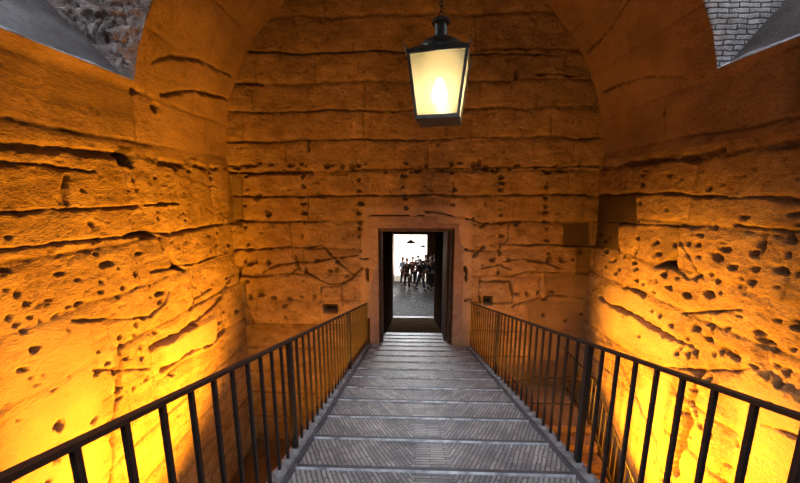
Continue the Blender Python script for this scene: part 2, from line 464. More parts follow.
patches = [
    pt([(254, 326), (345, 326), (370, 320), (370, 470), (228, 470), (222, 325), (232, 290), (243, 281), (244, 302)], off=-0.22, tone=0.72, soft=0.06),
    pt([(222, 262), (240, 268), (236, 290), (226, 300)], off=-0.16, tone=0.6, soft=0.05),
    pt([(228, 172), (240, 172), (242, 225), (228, 225)], off=-0.06, tone=0.6, soft=0.05, pl=.4),
    pt([(563, 222), (590, 222), (590, 246), (563, 246)], off=-0.035, tone=0.26, pl=1),
    pt([(577, 246), (600, 246), (600, 275), (577, 275)], off=-0.06, tone=0.55, pl=.6),
    pt([(545, 272), (600, 272), (600, 300), (545, 300)], off=-0.045, tone=0.55, pl=.7),
    pt([(528, 300), (600, 300), (600, 420), (528, 420)], off=-0.06, tone=0.55, pl=.7, soft=.04),
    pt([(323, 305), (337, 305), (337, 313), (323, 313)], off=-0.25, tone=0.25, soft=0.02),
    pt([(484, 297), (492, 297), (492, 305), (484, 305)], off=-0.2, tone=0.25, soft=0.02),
    pt([(361, 206), (471, 206), (471, 350), (361, 350)], off=0.015, tone=1.0, pl=.9, soft=.05),
]
H, D, T, PL = relief(U, V, rows=[3.52, 2.85, 2.25, 1.68, 1.08, 0.4, -0.13, -0.70, -1.35, -1.97, -2.6, -3.3, -3.95, -4.6, -5.2, -5.9],
                     cracks=cracks, holes=holes, patches=patches, seed=11, rough=0.9, jd=0.017)
# quiet ring round the door so that the edge stays true
dd = np.maximum(np.maximum(DX0 - U, U - DX1), V - DZ)
q = np.clip((dd - 0.03) / 0.12, 0, 1); H = H * q
Yp = YB - H
# corner batter: the lowest masonry at both corners bulges
P = np.stack([U, Yp, V], -1)
uc = (U[:-1, :-1] + U[1:, 1:]) / 2; vc = (V[:-1, :-1] + V[1:, 1:]) / 2
keep = ~((uc > DX0) & (uc < DX1) & (vc < DZ) & (vc > deck_z(YB) - 0.30))
keep &= ~((vc > ZS) & (np.hypot(uc - CX, vc - ZS) > RV + 0.28))
tag(grid_mesh('wall_back', P, keep, dict(recess_dark=D, tone=T, plaster=PL), M_wall), kind='structure')


# ---------------------------------------------------------------- side walls
def scatter(rng, n, box, avoid=()):
    o = []
    for i in range(n): o.append((rng.uniform(box[0], box[1]), rng.uniform(box[2], box[3]), rng.uniform(0.025, 0.06)))
    return o


def side_wall(name, X, sgn, rows, cracks, holes, patches, seed):
    uy = np.concatenate([np.arange(YN, 2.2, 0.15), np.arange(2.2, YB + 0.2, 0.0165)]); vz = np.arange(ZF - .1, ZS + 0.001, 0.0165)
    vz = np.append(vz, ZS)
    U, V = np.meshgrid(uy, vz, indexing='ij')
    H, D, T, PL = relief(U, V, rows=rows, cracks=cracks, holes=holes, patches=patches, seed=seed, rough=0.85, jd=0.016, blk=1.6)
    # crumbled offset at the springing
    edge = np.clip((V - 0.50 - 0.10 * fbm(U, V * 0, 0.5, seed + 2)) / 0.05, 0, 1)
    H = H * (1 - edge) - 0.05 * edge * 0 + edge * 0.0
    band = np.exp(-((V - 0.47 - 0.06 * fbm(U, V * 0, 0.6, seed + 9)) / 0.045) ** 2)
    H = H - band * 0.09 * np.clip(0.6 + 2 * fbm(U, V, 0.3, seed + 10), 0.1, 1.2); D = np.maximum(D, np.clip(band * 0.9, 0, 1) * np.clip(0.7 + fbm(U, V, .1, 7), 0, 1))
    # a little rounding into the back corner
    P = np.stack([X + sgn * H, U, V], -1)
    return tag(grid_mesh(name, P, np.ones((len(uy) - 1, len(vz) - 1), bool), dict(recess_dark=D, tone=T, plaster=PL), M_wall), kind='structure')


cl = lambda pts, wd=0.022, dp=0.07: (lf(*pts), wd, dp)
pl_ = lambda pts, **k: dict(poly=lf(*pts), **k)
rg = random.Random(8)
lh = [(82, 191, .06), (90, 224, .07), (7, 237, .06), (98, 239, .07), (105, 264, .10), (100, 281, .06), (100, 292, .06), (122, 287, .08), (118, 297, .06), (80, 303, .08), (58, 274, .07), (5, 289, .06), (18, 293, .08), (28, 303, .08), (48, 300, .06),
      (57, 315, .06), (138, 253, .05), (94, 254, .06), (144, 213, .04), (158, 218, .04), (184, 213, .04), (186, 220, .04), (181, 184, .03), (185, 193, .03), (213, 200, .03), (214, 212, .03), (219, 232, .04), (219, 244, .04), (212, 178, .04), (211, 172, .04),
      (120, 337, .07), (121, 345, .07), (135, 335, .06), (140, 348, .06), (149, 335, .05), (126, 358, .08), (141, 358, .07), (113, 371, .08), (118, 389, .07), (119, 398, .07), (150, 285, .03), (156, 290, .03), (150, 297, .03), (163, 292, .03),
      (196, 287, .03), (200, 283, .03), (206, 277, .03), (195, 276, .03), (203, 292, .03), (27, 378, .05), (40, 374, .04), (33, 385, .05), (5, 405, .05), (67, 330, .05), (66, 377, .04), (15, 420, .05), (96, 352, .05), (50, 390, .05),
      (234, 184, .05), (236, 203, .05), (235, 222, .05), (230, 245, .05), (133, 180, .05), (137, 189, .04), (155, 178, .04), (175, 168, .05), (190, 171, .05), (4, 270, .08), (1, 276, .06), (170, 243, .03), (8, 318, .07), (15, 325, .07), (22, 331, .07), (29, 317, .06), (40, 320, .06)]
lholes = [lf((x, y))[0] + (r / .07 * 3.3 * float(on_x(x, y, XL)[1]) / 311,) for x, y, r in lh] + scatter(rg, 40, (2.6, 6.9, -3.3, -1.0))
lcr = [cl([(0, 214), (80, 208), (180, 203)], .022, .08), cl([(0, 253), (50, 245), (105, 238), (150, 234), (170, 233), (200, 228), (225, 223)], .022, .08), cl([(123, 235), (145, 233), (160, 238)], .05, .12),
       cl([(232, 278), (222, 297), (205, 314), (188, 328), (170, 338), (152, 348)], .035, .14), cl([(226, 330), (210, 345), (190, 352), (175, 363), (160, 371)], .035, .12),
       cl([(170, 292), (163, 305), (150, 316)], .02, .07), cl([(213, 288), (195, 300), (190, 310)], .02, .06), cl([(75, 319), (105, 318), (120, 320), (150, 318)], .016, .06), cl([(66, 175), (66, 190), (67, 205)], .02, .06), cl([(0, 162), (40, 163), (75, 168), (90, 170)], .03, .07),
       cl([(150, 272), (200, 262), (230, 252)], .022, .07), cl([(160, 238), (162, 250)], .02), cl([(120, 350), (118, 375), (115, 400), (113, 450), (112, 483)], .03, .06), cl([(90, 371), (150, 370)], .016, .06)]
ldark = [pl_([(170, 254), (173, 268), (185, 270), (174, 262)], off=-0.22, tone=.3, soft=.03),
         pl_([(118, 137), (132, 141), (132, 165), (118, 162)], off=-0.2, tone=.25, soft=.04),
         pl_([(0, 320), (92, 322), (98, 372), (100, 482), (40, 600), (0, 600)], off=0.03, tone=1.0, pl=.85, soft=.12),
         pl_([(160, 345), (215, 315), (215, 345), (165, 368)], off=0.06, tone=1.08, pl=.8, soft=.05),
         pl_([(93, 350), (112, 350), (112, 372), (93, 372)], off=0.02, tone=1.05, pl=.9, soft=.04),
         pl_([(228, 172), (240, 172), (242, 225), (228, 225)], off=0, tone=.6, soft=.05)]
side_wall('wall_left', XL, 1, [-1.45, -2.2, -3.1, -3.8, -4.5, -5.2, -5.9], lcr, lholes, ldark, 31)

crr = lambda pts, wd=0.022, dp=0.07: (rt(*pts), wd, dp)
pr = lambda pts, **k: dict(poly=rt(*pts), **k)
rh_ = [(669, 175, .06), (604, 173, .05), (642, 175, .05), (642, 185, .05), (640, 203, .06), (665, 209, .06), (638, 221, .05), (638, 238, .05), (635, 250, .05), (709, 188, .07), (707, 197, .05), (744, 217, .06), (795, 214, .10), (795, 225, .08),
       (789, 240, .09), (787, 255, .06), (752, 253, .08), (724, 249, .08), (713, 227, .06), (701, 235, .06), (698, 245, .06), (688, 243, .05), (698, 257, .06), (694, 277, .08), (709, 274, .06), (732, 267, .07), (750, 281, .09), (755, 269, .07), (777, 270, .09), (797, 274, .07),
       (782, 271, .07), (662, 274, .06), (664, 276, .05), (634, 268, .06), (634, 280, .06), (615, 273, .05), (641, 284, .05), (655, 280, .04), (667, 287, .06), (685, 295, .07), (704, 292, .06), (717, 292, .05), (600, 270, .05), (606, 266, .05),
       (669, 287, .06), (685, 294, .08), (704, 292, .05), (737, 316, .05), (724, 328, .07), (710, 329, .06), (705, 339, .07), (697, 328, .05), (693, 353, .08), (695, 349, .06), (712, 353, .06), (727, 352, .07), (675, 353, .07), (686, 339, .05), (735, 352, .06),
       (759, 340, .08), (764, 343, .06), (790, 326, .10), (785, 349, .06), (771, 366, .06), (781, 371, .08), (796, 380, .06), (790, 320, .06), (776, 320, .06), (735, 285, .06), (741, 286, .06), (775, 287, .05), (700, 380, .08), (699, 392, .08), (732, 467, .06)]
rholes = [rt((x, y))[0] + (r / .07 * 3.3 * float(on_x(x, y, XR)[1]) / 311,) for x, y, r in rh_] + scatter(rg, 50, (2.6, 6.9, -2.6, -0.8)) + scatter(rg, 30, (3.4, 4.4, -6.0, -3.0))
rcr = [crr([(600, 194), (674, 194), (740, 197), (800, 200)], .022, .08), crr([(734, 226), (760, 229), (800, 232)], .024, .08), crr([(600, 222), (640, 224), (700, 226)], .012, .04),
       crr([(600, 296), (610, 303), (640, 320), (662, 335), (688, 347)], .045, .16), crr([(625, 287), (636, 292), (643, 296)], .035, .1), crr([(620, 165), (650, 160), (690, 156), (720, 150)], .04, .08),
       crr([(680, 313), (705, 312), (740, 310)], .014, .06), crr([(700, 375), (698, 398), (692, 412), (686, 440), (680, 470)], .05, .15), crr([(660, 368), (700, 369), (750, 369)], .02, .05),
       crr([(765, 425), (780, 432), (800, 440)], .02, .07), crr([(678, 240), (690, 262), (694, 278)], .02, .05), crr([(763, 232), (763, 252)], .03, .08)]
rpatch = [pr([(586, 194), (636, 194), (636, 225), (618, 226), (618, 252), (586, 246)], off=-0.04, tone=.20, pl=1, soft=.03),
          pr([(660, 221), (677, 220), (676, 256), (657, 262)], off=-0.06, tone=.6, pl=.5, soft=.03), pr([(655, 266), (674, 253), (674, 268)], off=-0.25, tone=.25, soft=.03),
          pr([(600, 294), (640, 320), (690, 350), (660, 368), (600, 420), (585, 483), (600, 600), (640, 600), (672, 367), (600, 330)], off=0, tone=1.05, pl=.9, soft=.1),
          pr([(603, 285), (640, 295), (670, 330), (605, 300)], off=0.0, tone=1.03, pl=.85, soft=.06),
          pr([(740, 385), (800, 400), (860, 500), (800, 600), (735, 560)], off=0.03, tone=1.0, pl=.95, soft=.1),
          pr([(800, 296), (757, 345), (760, 372), (800, 400), (860, 420), (860, 296)], off=-0.07, tone=.92, soft=.05),
          pr([(680, 372), (735, 378), (722, 520), (640, 520)], off=0.10, tone=1.0, soft=.10)]
side_wall('wall_right', XR, -1, [-1.2, -1.8, -3.0, -3.7, -4.4, -5.2, -5.9], rcr, rholes, rpatch, 57)

# ---------------------------------------------------------------- vault with two window holes
th = np.linspace(0, math.pi, 560)
for z in (WZ0, WZ1):
    for t in (math.asin((z - ZS) / RV), math.pi - math.asin((z - ZS) / RV)): th[np.argmin(abs(th - t))] = t
uy = np.concatenate([np.arange(YN, 1.6, 0.15), np.arange(1.6, YB + 0.22, 0.02)])
uy[np.argmin(abs(uy - WYL))] = WYL; uy[np.argmin(abs(uy - WYR))] = WYR; uy[np.argmin(abs(uy - WY0))] = WY0
U, A = np.meshgrid(uy, th, indexing='ij')
S = A * RV
vp = lambda x, y, X=None: None
H, D, T, PL = relief(U, S, rows=[0.85, 1.75, 2.7, 3.6, 4.6, 5.5, 6.4, 7.4, 8.3, 9.2, 10.2, 11.2, 12.1], seed=77, rough=0.5, jd=0.025, blk=1.7,
                     cracks=[([(5.2, 12.0), (5.9, 11.7), (6.9, 11.55)], .03, .06), ([(4.96, 11.6), (5.3, 11.35), (5.8, 11.2), (6.8, 11.1)], .028, .05), ([(5.0, 1.0), (5.8, 1.3), (6.8, 1.35)], .026, .05), ([(5.2, 2.6), (6.0, 2.3), (6.9, 2.2)], .026, .05)],
                     holes=[(5.1, 12.2, .07), (4.72, 12.05, .06), (5.4, 0.6, .04)],
                     patches=[dict(poly=[(5.0, 0.0), (7.2, 0.0), (7.2, 12.9), (5.0, 12.9)], pl=.55, soft=.1),
                              dict(poly=[(3.6, 12.0), (4.75, 12.0), (4.75, 12.45), (3.6, 12.5)], tone=.7, off=-.02, pl=.6, soft=.05),
                              dict(poly=[(2.0, 0.2), (3.75, 0.2), (3.6, 0.85), (2.0, 0.9)], tone=.55, off=-.03, pl=.8, soft=.05),  # smooth patch; its dark tone also holds the shadow on this side
                              dict(poly=[(5.2, 1.5), (5.9, 1.6), (5.8, 2.1), (5.3, 2.0)], tone=.75, pl=.8, soft=.1)])
wz = ZS + RV * np.sin(A)
WE = np.where(A > math.pi / 2, WYL, WYR)
nearw = np.maximum.reduce([WY0 - U, U - WE, WZ0 - wz, wz - WZ1]); H = H * np.clip((nearw - 0.01) / 0.1, 0, 1)
H = H * np.clip(np.minimum(A, math.pi - A) / 0.03, 0, 1)
rr_ = RV - H
P = np.stack([CX + rr_ * np.cos(A), U, ZS + rr_ * np.sin(A)], -1)
uc = (U[:-1, :-1] + U[1:, 1:]) / 2; zc = (wz[:-1, :-1] + wz[1:, 1:]) / 2
keep = ~((uc > WY0) & (uc < WE[:-1, :-1]) & (zc > WZ0) & (zc < WZ1))
tag(grid_mesh('ceiling', P, keep, dict(recess_dark=D, tone=T, plaster=PL), M_vault), kind='structure')


# ---------------------------------------------------------------- window shafts
def shaft(side, n):
    WY1 = WYL if side < 0 else WYR
    xo = lambda z: CX + side * math.sqrt(RV ** 2 - (z - ZS) ** 2)
    a = (xo(WZ0), WZ0)
    XO = side * 6.6
    slope = (2.78 - 1.55) / (5.44 - 4.24) if side < 0 else (2.58 - 1.56) / (5.2 - 4.4)
    lipx = a[0] + side * 0.16; lipz = WZ0 + 0.16 * slope * 0.45
    zo = lipz + (abs(XO) - abs(lipx)) * slope
    top = zo + 1.2
    # far jamb, cut as a grid so that it keeps a rough face
    for yj, nm in ((WY1, 'far'), (WY0, 'near')):
        xs = np.linspace(0, 1, 150 if nm == 'far' else 3); ts = np.linspace(0, 1, 110 if nm == 'far' else 12)
        A_, B_ = np.meshgrid(xs, ts, indexing='ij')
        zl_in = WZ0 + (WZ1 - WZ0) * B_; xin = CX + side * np.sqrt(RV ** 2 - (zl_in - ZS) ** 2)
        Xp = xin + (XO - xin) * A_; Zb = np.where(abs(Xp) < abs(lipx), WZ0 + (abs(Xp) - abs(a[0])) / 0.16 * (lipz - WZ0), lipz + (abs(Xp) - abs(lipx)) * slope)
        Zt = WZ1 + (top - WZ1) * A_
        Zp = Zb + (Zt - Zb) * B_
        Zp[0, :] = zl_in[0, :]
        rel, dI, tO, pL = relief(Xp, Zp, seed=91 + n, rough=1.1 if side < 0 else 0.35, rows=None)
        if side < 0:
            c = np.abs(vn(Xp * 1.0, Zp * 1.7, 0.11, 5)) * 2
            rel = rel - 0.03 * np.clip(0.2 - c, 0, 1) * 3; dI = np.maximum(dI, np.clip(0.2 - c, 0, 1) * 1.5)
            tO = tO * (1 + 0.9 * fbm(Xp, Zp, 0.25, 66))
        k = np.clip(np.minimum(A_, B_) / 0.06, 0, 1)
        Yp = yj - rel * k * (1 if nm == 'far' else 0)
        tag(grid_mesh('window_%d' % n, np.stack([Xp, Yp, Zp], -1), np.ones((A_.shape[0] - 1, A_.shape[1] - 1), bool), dict(recess_dark=np.clip(dI, 0, 1), tone=tO, plaster=pL),
                      M_rubble if side < 0 else M_brickw), kind='structure')
    # sloping sill, pale broken lip, soffit
    def strip(nm, pts, m, ny=60, seed=0, amp=0.02, sub=24):
        ys = np.linspace(WY0, WY1 + (0.15 if nm == 'sill' else 0.0), ny); tt = np.linspace(0, 1, sub)
        (x0, z0), (x1, z1) = pts
        Yg, Tg = np.meshgrid(ys, tt, indexing='ij')
        h = amp * fbm(Yg, Tg * abs(x1 - x0), 0.3, seed) * np.clip(np.minimum(Tg, 1 - Tg) * 6, 0, 1)
        P = np.stack([x0 + (x1 - x0) * Tg, Yg, z0 + (z1 - z0) * Tg + h], -1)
        o = grid_mesh('window_%d' % n, P, np.ones((ny - 1, sub - 1), bool), {}, m)
        return tag(o, kind='structure')
    strip('sill_lip', (a, (lipx, lipz)), M_greylight, seed=3, amp=0.05)
    strip('sill', ((lipx, lipz), (XO, zo)), M_grey, seed=9, amp=0.04)
    strip('soffit', ((xo(WZ1), WZ1), (XO, top)), M_grey, ny=12)


shaft(-1, 1)
shaft(1, 2)

# ---------------------------------------------------------------- floor, near wall, corridor, court
bm = bmesh.new(); bx(bm, (0, 2.8, ZF - 0.1), (8.6, 9.4, 0.2)); tag(link_bm('floor', bm, M_floor), kind='structure')
bm = bmesh.new()   # near wall with the doorway the bridge starts from
EX0, EX1, EZ0, EZ1 = -1.0, 1.4, deck_z(YN) - 0.3, 1.6
for (x0, x1, z0, z1) in ((XL - .3, EX0, ZF, 4.9), (EX1, XR + .3, ZF, 4.9), (EX0, EX1, EZ1, 4.9), (EX0, EX1, ZF, EZ0)):
    bx(bm, ((x0 + x1) / 2, YN - 0.15, (z0 + z1) / 2), (x1 - x0, 0.3, z1 - z0))
tag(link_bm('wall_near', bm, M_passage), kind='structure')

Y1, Y2, YE = 8.72, 12.7, 18.0      # end of bridge paving, start of level corridor, end of corridor
ZC = -5.43
def slab(name, pts, m, th=(0, 0, 0), kind='structure'):
    bm = bmesh.new(); f = quad(bm, pts)
    r = bmesh.ops.extrude_face_region(bm, geom=[f]); vsx = [v for v in r['geom'] if isinstance(v, bmesh.types.BMVert)]
    bmesh.ops.translate(bm, verts=vsx, vec=th)
    return tag(link_bm(name, bm, m), kind=kind)
Yf = YB + 0.0
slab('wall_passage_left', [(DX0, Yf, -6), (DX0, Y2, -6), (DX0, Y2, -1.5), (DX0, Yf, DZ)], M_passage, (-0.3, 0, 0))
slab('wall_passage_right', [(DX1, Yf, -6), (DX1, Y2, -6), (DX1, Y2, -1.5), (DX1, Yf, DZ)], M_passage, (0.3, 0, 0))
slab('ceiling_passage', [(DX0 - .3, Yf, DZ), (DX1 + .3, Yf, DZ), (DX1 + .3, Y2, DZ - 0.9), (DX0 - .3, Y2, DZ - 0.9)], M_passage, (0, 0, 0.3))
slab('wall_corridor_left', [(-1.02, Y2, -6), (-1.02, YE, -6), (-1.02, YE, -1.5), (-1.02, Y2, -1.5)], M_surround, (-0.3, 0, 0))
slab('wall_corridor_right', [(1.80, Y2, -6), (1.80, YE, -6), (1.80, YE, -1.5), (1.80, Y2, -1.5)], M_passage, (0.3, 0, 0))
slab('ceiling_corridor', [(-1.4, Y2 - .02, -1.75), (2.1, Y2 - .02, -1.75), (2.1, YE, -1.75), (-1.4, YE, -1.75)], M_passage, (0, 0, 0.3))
bm = bmesh.new()
bx(bm, (0.2, (Y2 + 18.1) / 2, ZC - 0.1), (14, 18.1 - Y2, 0.2)); tag(link_bm('floor_corridor', bm, M_cobble), kind='structure')
bm = bmesh.new(); bx(bm, (0.2, (18.1 + 30) / 2, ZC - 0.1), (14, 30 - 18.1, 0.2)); tag(link_bm('floor_court', bm, M_white), kind='structure')
bm = bmesh.new()   # end frame of the corridor
for (x0, x1, z0, z1) in ((-7, -1.0, -5.43, -1.0), (0.97, 7, -5.43, -1.0), (-1.0, 0.97, -2.58, -1.0)):
    bx(bm, ((x0 + x1) / 2, YE + 0.2, (z0 + z1) / 2), (x1 - x0, 0.4, z1 - z0))
tag(link_bm('wall_corridor_end', bm, M_passage), kind='structure')
bm = bmesh.new(); bx(bm, (0, 27, -2.0), (14, 0.3, 7)); tag(link_bm('wall_court', bm, M_white), kind='structure')
bm = bmesh.new(); bx(bm, (-6.9, 22.7, -2.0), (0.3, 8.6, 7)); bx(bm, (6.9, 22.7, -2.0), (0.3, 8.6, 7)); tag(link_bm('wall_court_side', bm, M_white), kind='structure')
# dark lower ramp in the passage
bm = bmesh.new()
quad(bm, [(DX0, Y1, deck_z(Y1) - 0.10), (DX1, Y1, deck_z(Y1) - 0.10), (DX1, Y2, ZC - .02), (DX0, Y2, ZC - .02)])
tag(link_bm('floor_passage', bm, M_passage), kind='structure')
bm = bmesh.new(); bx(bm, (0.2, Y2 - 0.02, ZC - 0.02), (2.4, 0.24, 0.12))
tag(link_bm('trim_1', bm, M_wood, bevel=0.02), kind='structure')

# stone surround of the doorway
t = empty('door_1', (0, YB, 0), kind='structure')
def jamb(name, x0, x1, z0, z1, y0=-0.018, y1=0.10, m=M_surround):
    bm = bmesh.new(); bx(bm, ((x0 + x1) / 2, (y0 + y1) / 2, (z0 + z1) / 2), (x1 - x0, y1 - y0, z1 - z0))
    return link_bm(name, bm, m, t, bevel=0.02)
zb = deck_z(YB) - 0.25
jamb('jamb', DX0 - 0.22, DX0 + 0.005, zb, DZ + 0.02); jamb('jamb', DX1 - 0.005, DX1 + 0.22, zb, DZ + 0.02)
jamb('lintel', DX0 - 0.22, DX1 + 0.22, DZ - 0.005, DZ + 0.27)
# dark timber lining set just inside the opening
jamb('door_lining', DX0, DX0 + 0.07, zb, DZ, 0.25, 0.45, M_wood); jamb('door_lining', DX1 - 0.07, DX1, zb, DZ, 0.25, 0.45, M_wood)
jamb('door_head', DX0, DX1, DZ - 0.10, DZ, 0.12, 0.45, M_wood)
jamb('door_leaf', DX1 - 0.12, DX1 - 0.07, zb, DZ - 0.14, 0.5, 1.35, M_wood)

# ---------------------------------------------------------------- footbridge
BX0, BX1 = -0.96, 1.345
bridge = tag(empty('footbridge', (0, 0, -H0)), 'sloping footbridge paved in grey brick with worn stone nosings, leading down to the doorway', 'footbridge')
rotS = Matrix.Rotation(-math.atan(SL), 4, 'X')
LS = math.hypot(1, SL)
bm = bmesh.new()
bxm = 0.19
def deckbox(bm, x0, x1, y0, y1, z0, z1):
    """box in bridge coordinates: y along world Y, z above the paving"""
    v = []
    for x in (x0, x1):
        for y in (y0, y1):
            for z in (z0, z1): v.append(bm.verts.new((x, y, -SL * y + z)))
    for f in ((0, 1, 3, 2), (4, 6, 7, 5), (0, 4, 5, 1), (2, 3, 7, 6), (0, 2, 6, 4), (1, 5, 7, 3)): bm.faces.new([v[i] for i in f])
bmp = bmesh.new(); deckbox(bmp, BX0 - bxm, BX1 - bxm, -1.45, 6.94, -0.12, 0.0)
deckbox(bmp, DX0 + 0.01 - bxm, DX1 - 0.01 - bxm, 6.94, Y1, -0.12, 0.0)
pv = link_bm('paving', bmp, M_paving, bridge); pv.location = (bxm, 0, 0)
bmp = bmesh.new(); deckbox(bmp, BX0 - .08, BX1 + .08, -1.45, 6.85, -0.42, -0.121); link_bm('bridge_beam', bmp, M_kerb, bridge)
nos = bmesh.new(); bmesh.ops.create_cube(nos, size=1, matrix=Matrix.Diagonal((2.24, 0.046, 0.022, 1)))
n0 = link_bm('step_nosing', nos, M_edge, bridge, bevel=0.006)  # raised bar, coloured dark for the shadow line behind each pale edge
nos = bmesh.new(); bmesh.ops.create_cube(nos, size=1, matrix=Matrix.Translation((0, -.0265, 0.001)) @ Matrix.Diagonal((2.235, 0.009, 0.022, 1)))
e0 = link_bm('nosing_edge', nos, M_nosing, n0, bevel=0.004)
y = 0.60; first = True
# steps every half metre, measured off the photograph
step = 0.4675
yy = 2.17
ys = [yy + step * k for k in range(-7, 16)]
for y in ys:
    if y > Y1 - 0.02: continue
    o = n0 if first else n0.copy()
    if not first:
        C.objects.link(o); o.parent = bridge
        e = e0.copy(); C.objects.link(e); e.parent = o
    first = False
    wdt = 1.0 if y < 6.9 else (DX1 - DX0 - 0.03) / 2.24
    o.location = (bxm if y < 6.9 else (DX0 + DX1) / 2, y, -SL * y + 0.006)
    o.scale = (wdt, 1, 1)
    o.rotation_euler = (-math.atan(SL) + R(rr.uniform(-1, 1)), 0, R(rr.uniform(-0.25, 0.25)))
for x0 in (BX0, BX1 - 0.045):
    bmp = bmesh.new(); deckbox(bmp, x0, x0 + 0.045, -1.45, 6.9, -0.01, 0.022); link_bm('edging_strip', bmp, M_edge, bridge, bevel=0.006)

# ---------------------------------------------------------------- railings
def railing(x, side, label, posts, bx_mortar):
    t = tag(empty('iron_railing', (x, 0, -H0)), label, 'railing')
    Y0r, Y1r, HR = -1.2, 6.93, (1.048 if side < 0 else 1.082)
    bm = bmesh.new(); bar(bm, (0, Y0r, -SL * Y0r + HR), (0, Y1r, -SL * Y1r + HR), 0.045, 0.020); link_bm('handrail', bm, M_iron, t, bevel=0.003)
    b0 = bmesh.new(); bx(b0, (0, 0, HR / 2 - 0.015), (0.020, 0.020, HR + 0.03)); bal = link_bm('baluster', b0, M_iron, t)
    p0 = bmesh.new(); bx(p0, (0, 0, HR / 2 - 0.015), (0.045, 0.045, HR + 0.03)); post = link_bm('post', p0, M_iron, t, bevel=0.003)
    k = 0; pf = True
    n = 15; sp = (posts[1] - posts[0]) / n
    y = posts[0] - n * sp
    while y < Y1r + 0.01:
        isp = any(abs(y - p) < 0.02 for p in [posts[0] - n * sp] + posts)
        if y > Y0r:
            src = post if isp else bal
            if isp: o = src if pf else src.copy(); newo = not pf; pf = False
            else: o = src if k == 0 else src.copy(); newo = k > 0; k += 1
            if newo: C.objects.link(o); o.parent = t
            o.location = (0, y, -SL * y)
        y += sp
    # lumpy mortar kerb the uprights are set in
    bm = bmesh.new(); r2 = random.Random(int(abs(x) * 100))
    deckbox(bm, -0.055, 0.055, Y0r - .2, Y1r - 0.03, -0.10, 0.004)
    y = posts[0] - n * sp
    while y < Y1r:
        if y > Y0r: bmesh.ops.create_icosphere(bm, subdivisions=2, radius=1, matrix=Matrix.Translation((0.0, y, -SL * y + 0.004)) @ rotS @ Matrix.Diagonal((0.06 + r2.uniform(-.006, .006), 0.062, 0.026 + r2.uniform(-.005, .008), 1)))
        y += sp
    mk = link_bm('mortar_kerb', bm, M_kerb, bridge); mk.location = (x, 0, 0)
    return t
railing(-1.02, -1, 'dark iron railing along the left edge of the sloping footbridge', [2.41, 4.83, 7.25], 0)
railing(1.405, 1, 'dark iron railing along the right edge of the sloping footbridge', [2.32, 4.74, 7.16], 0)

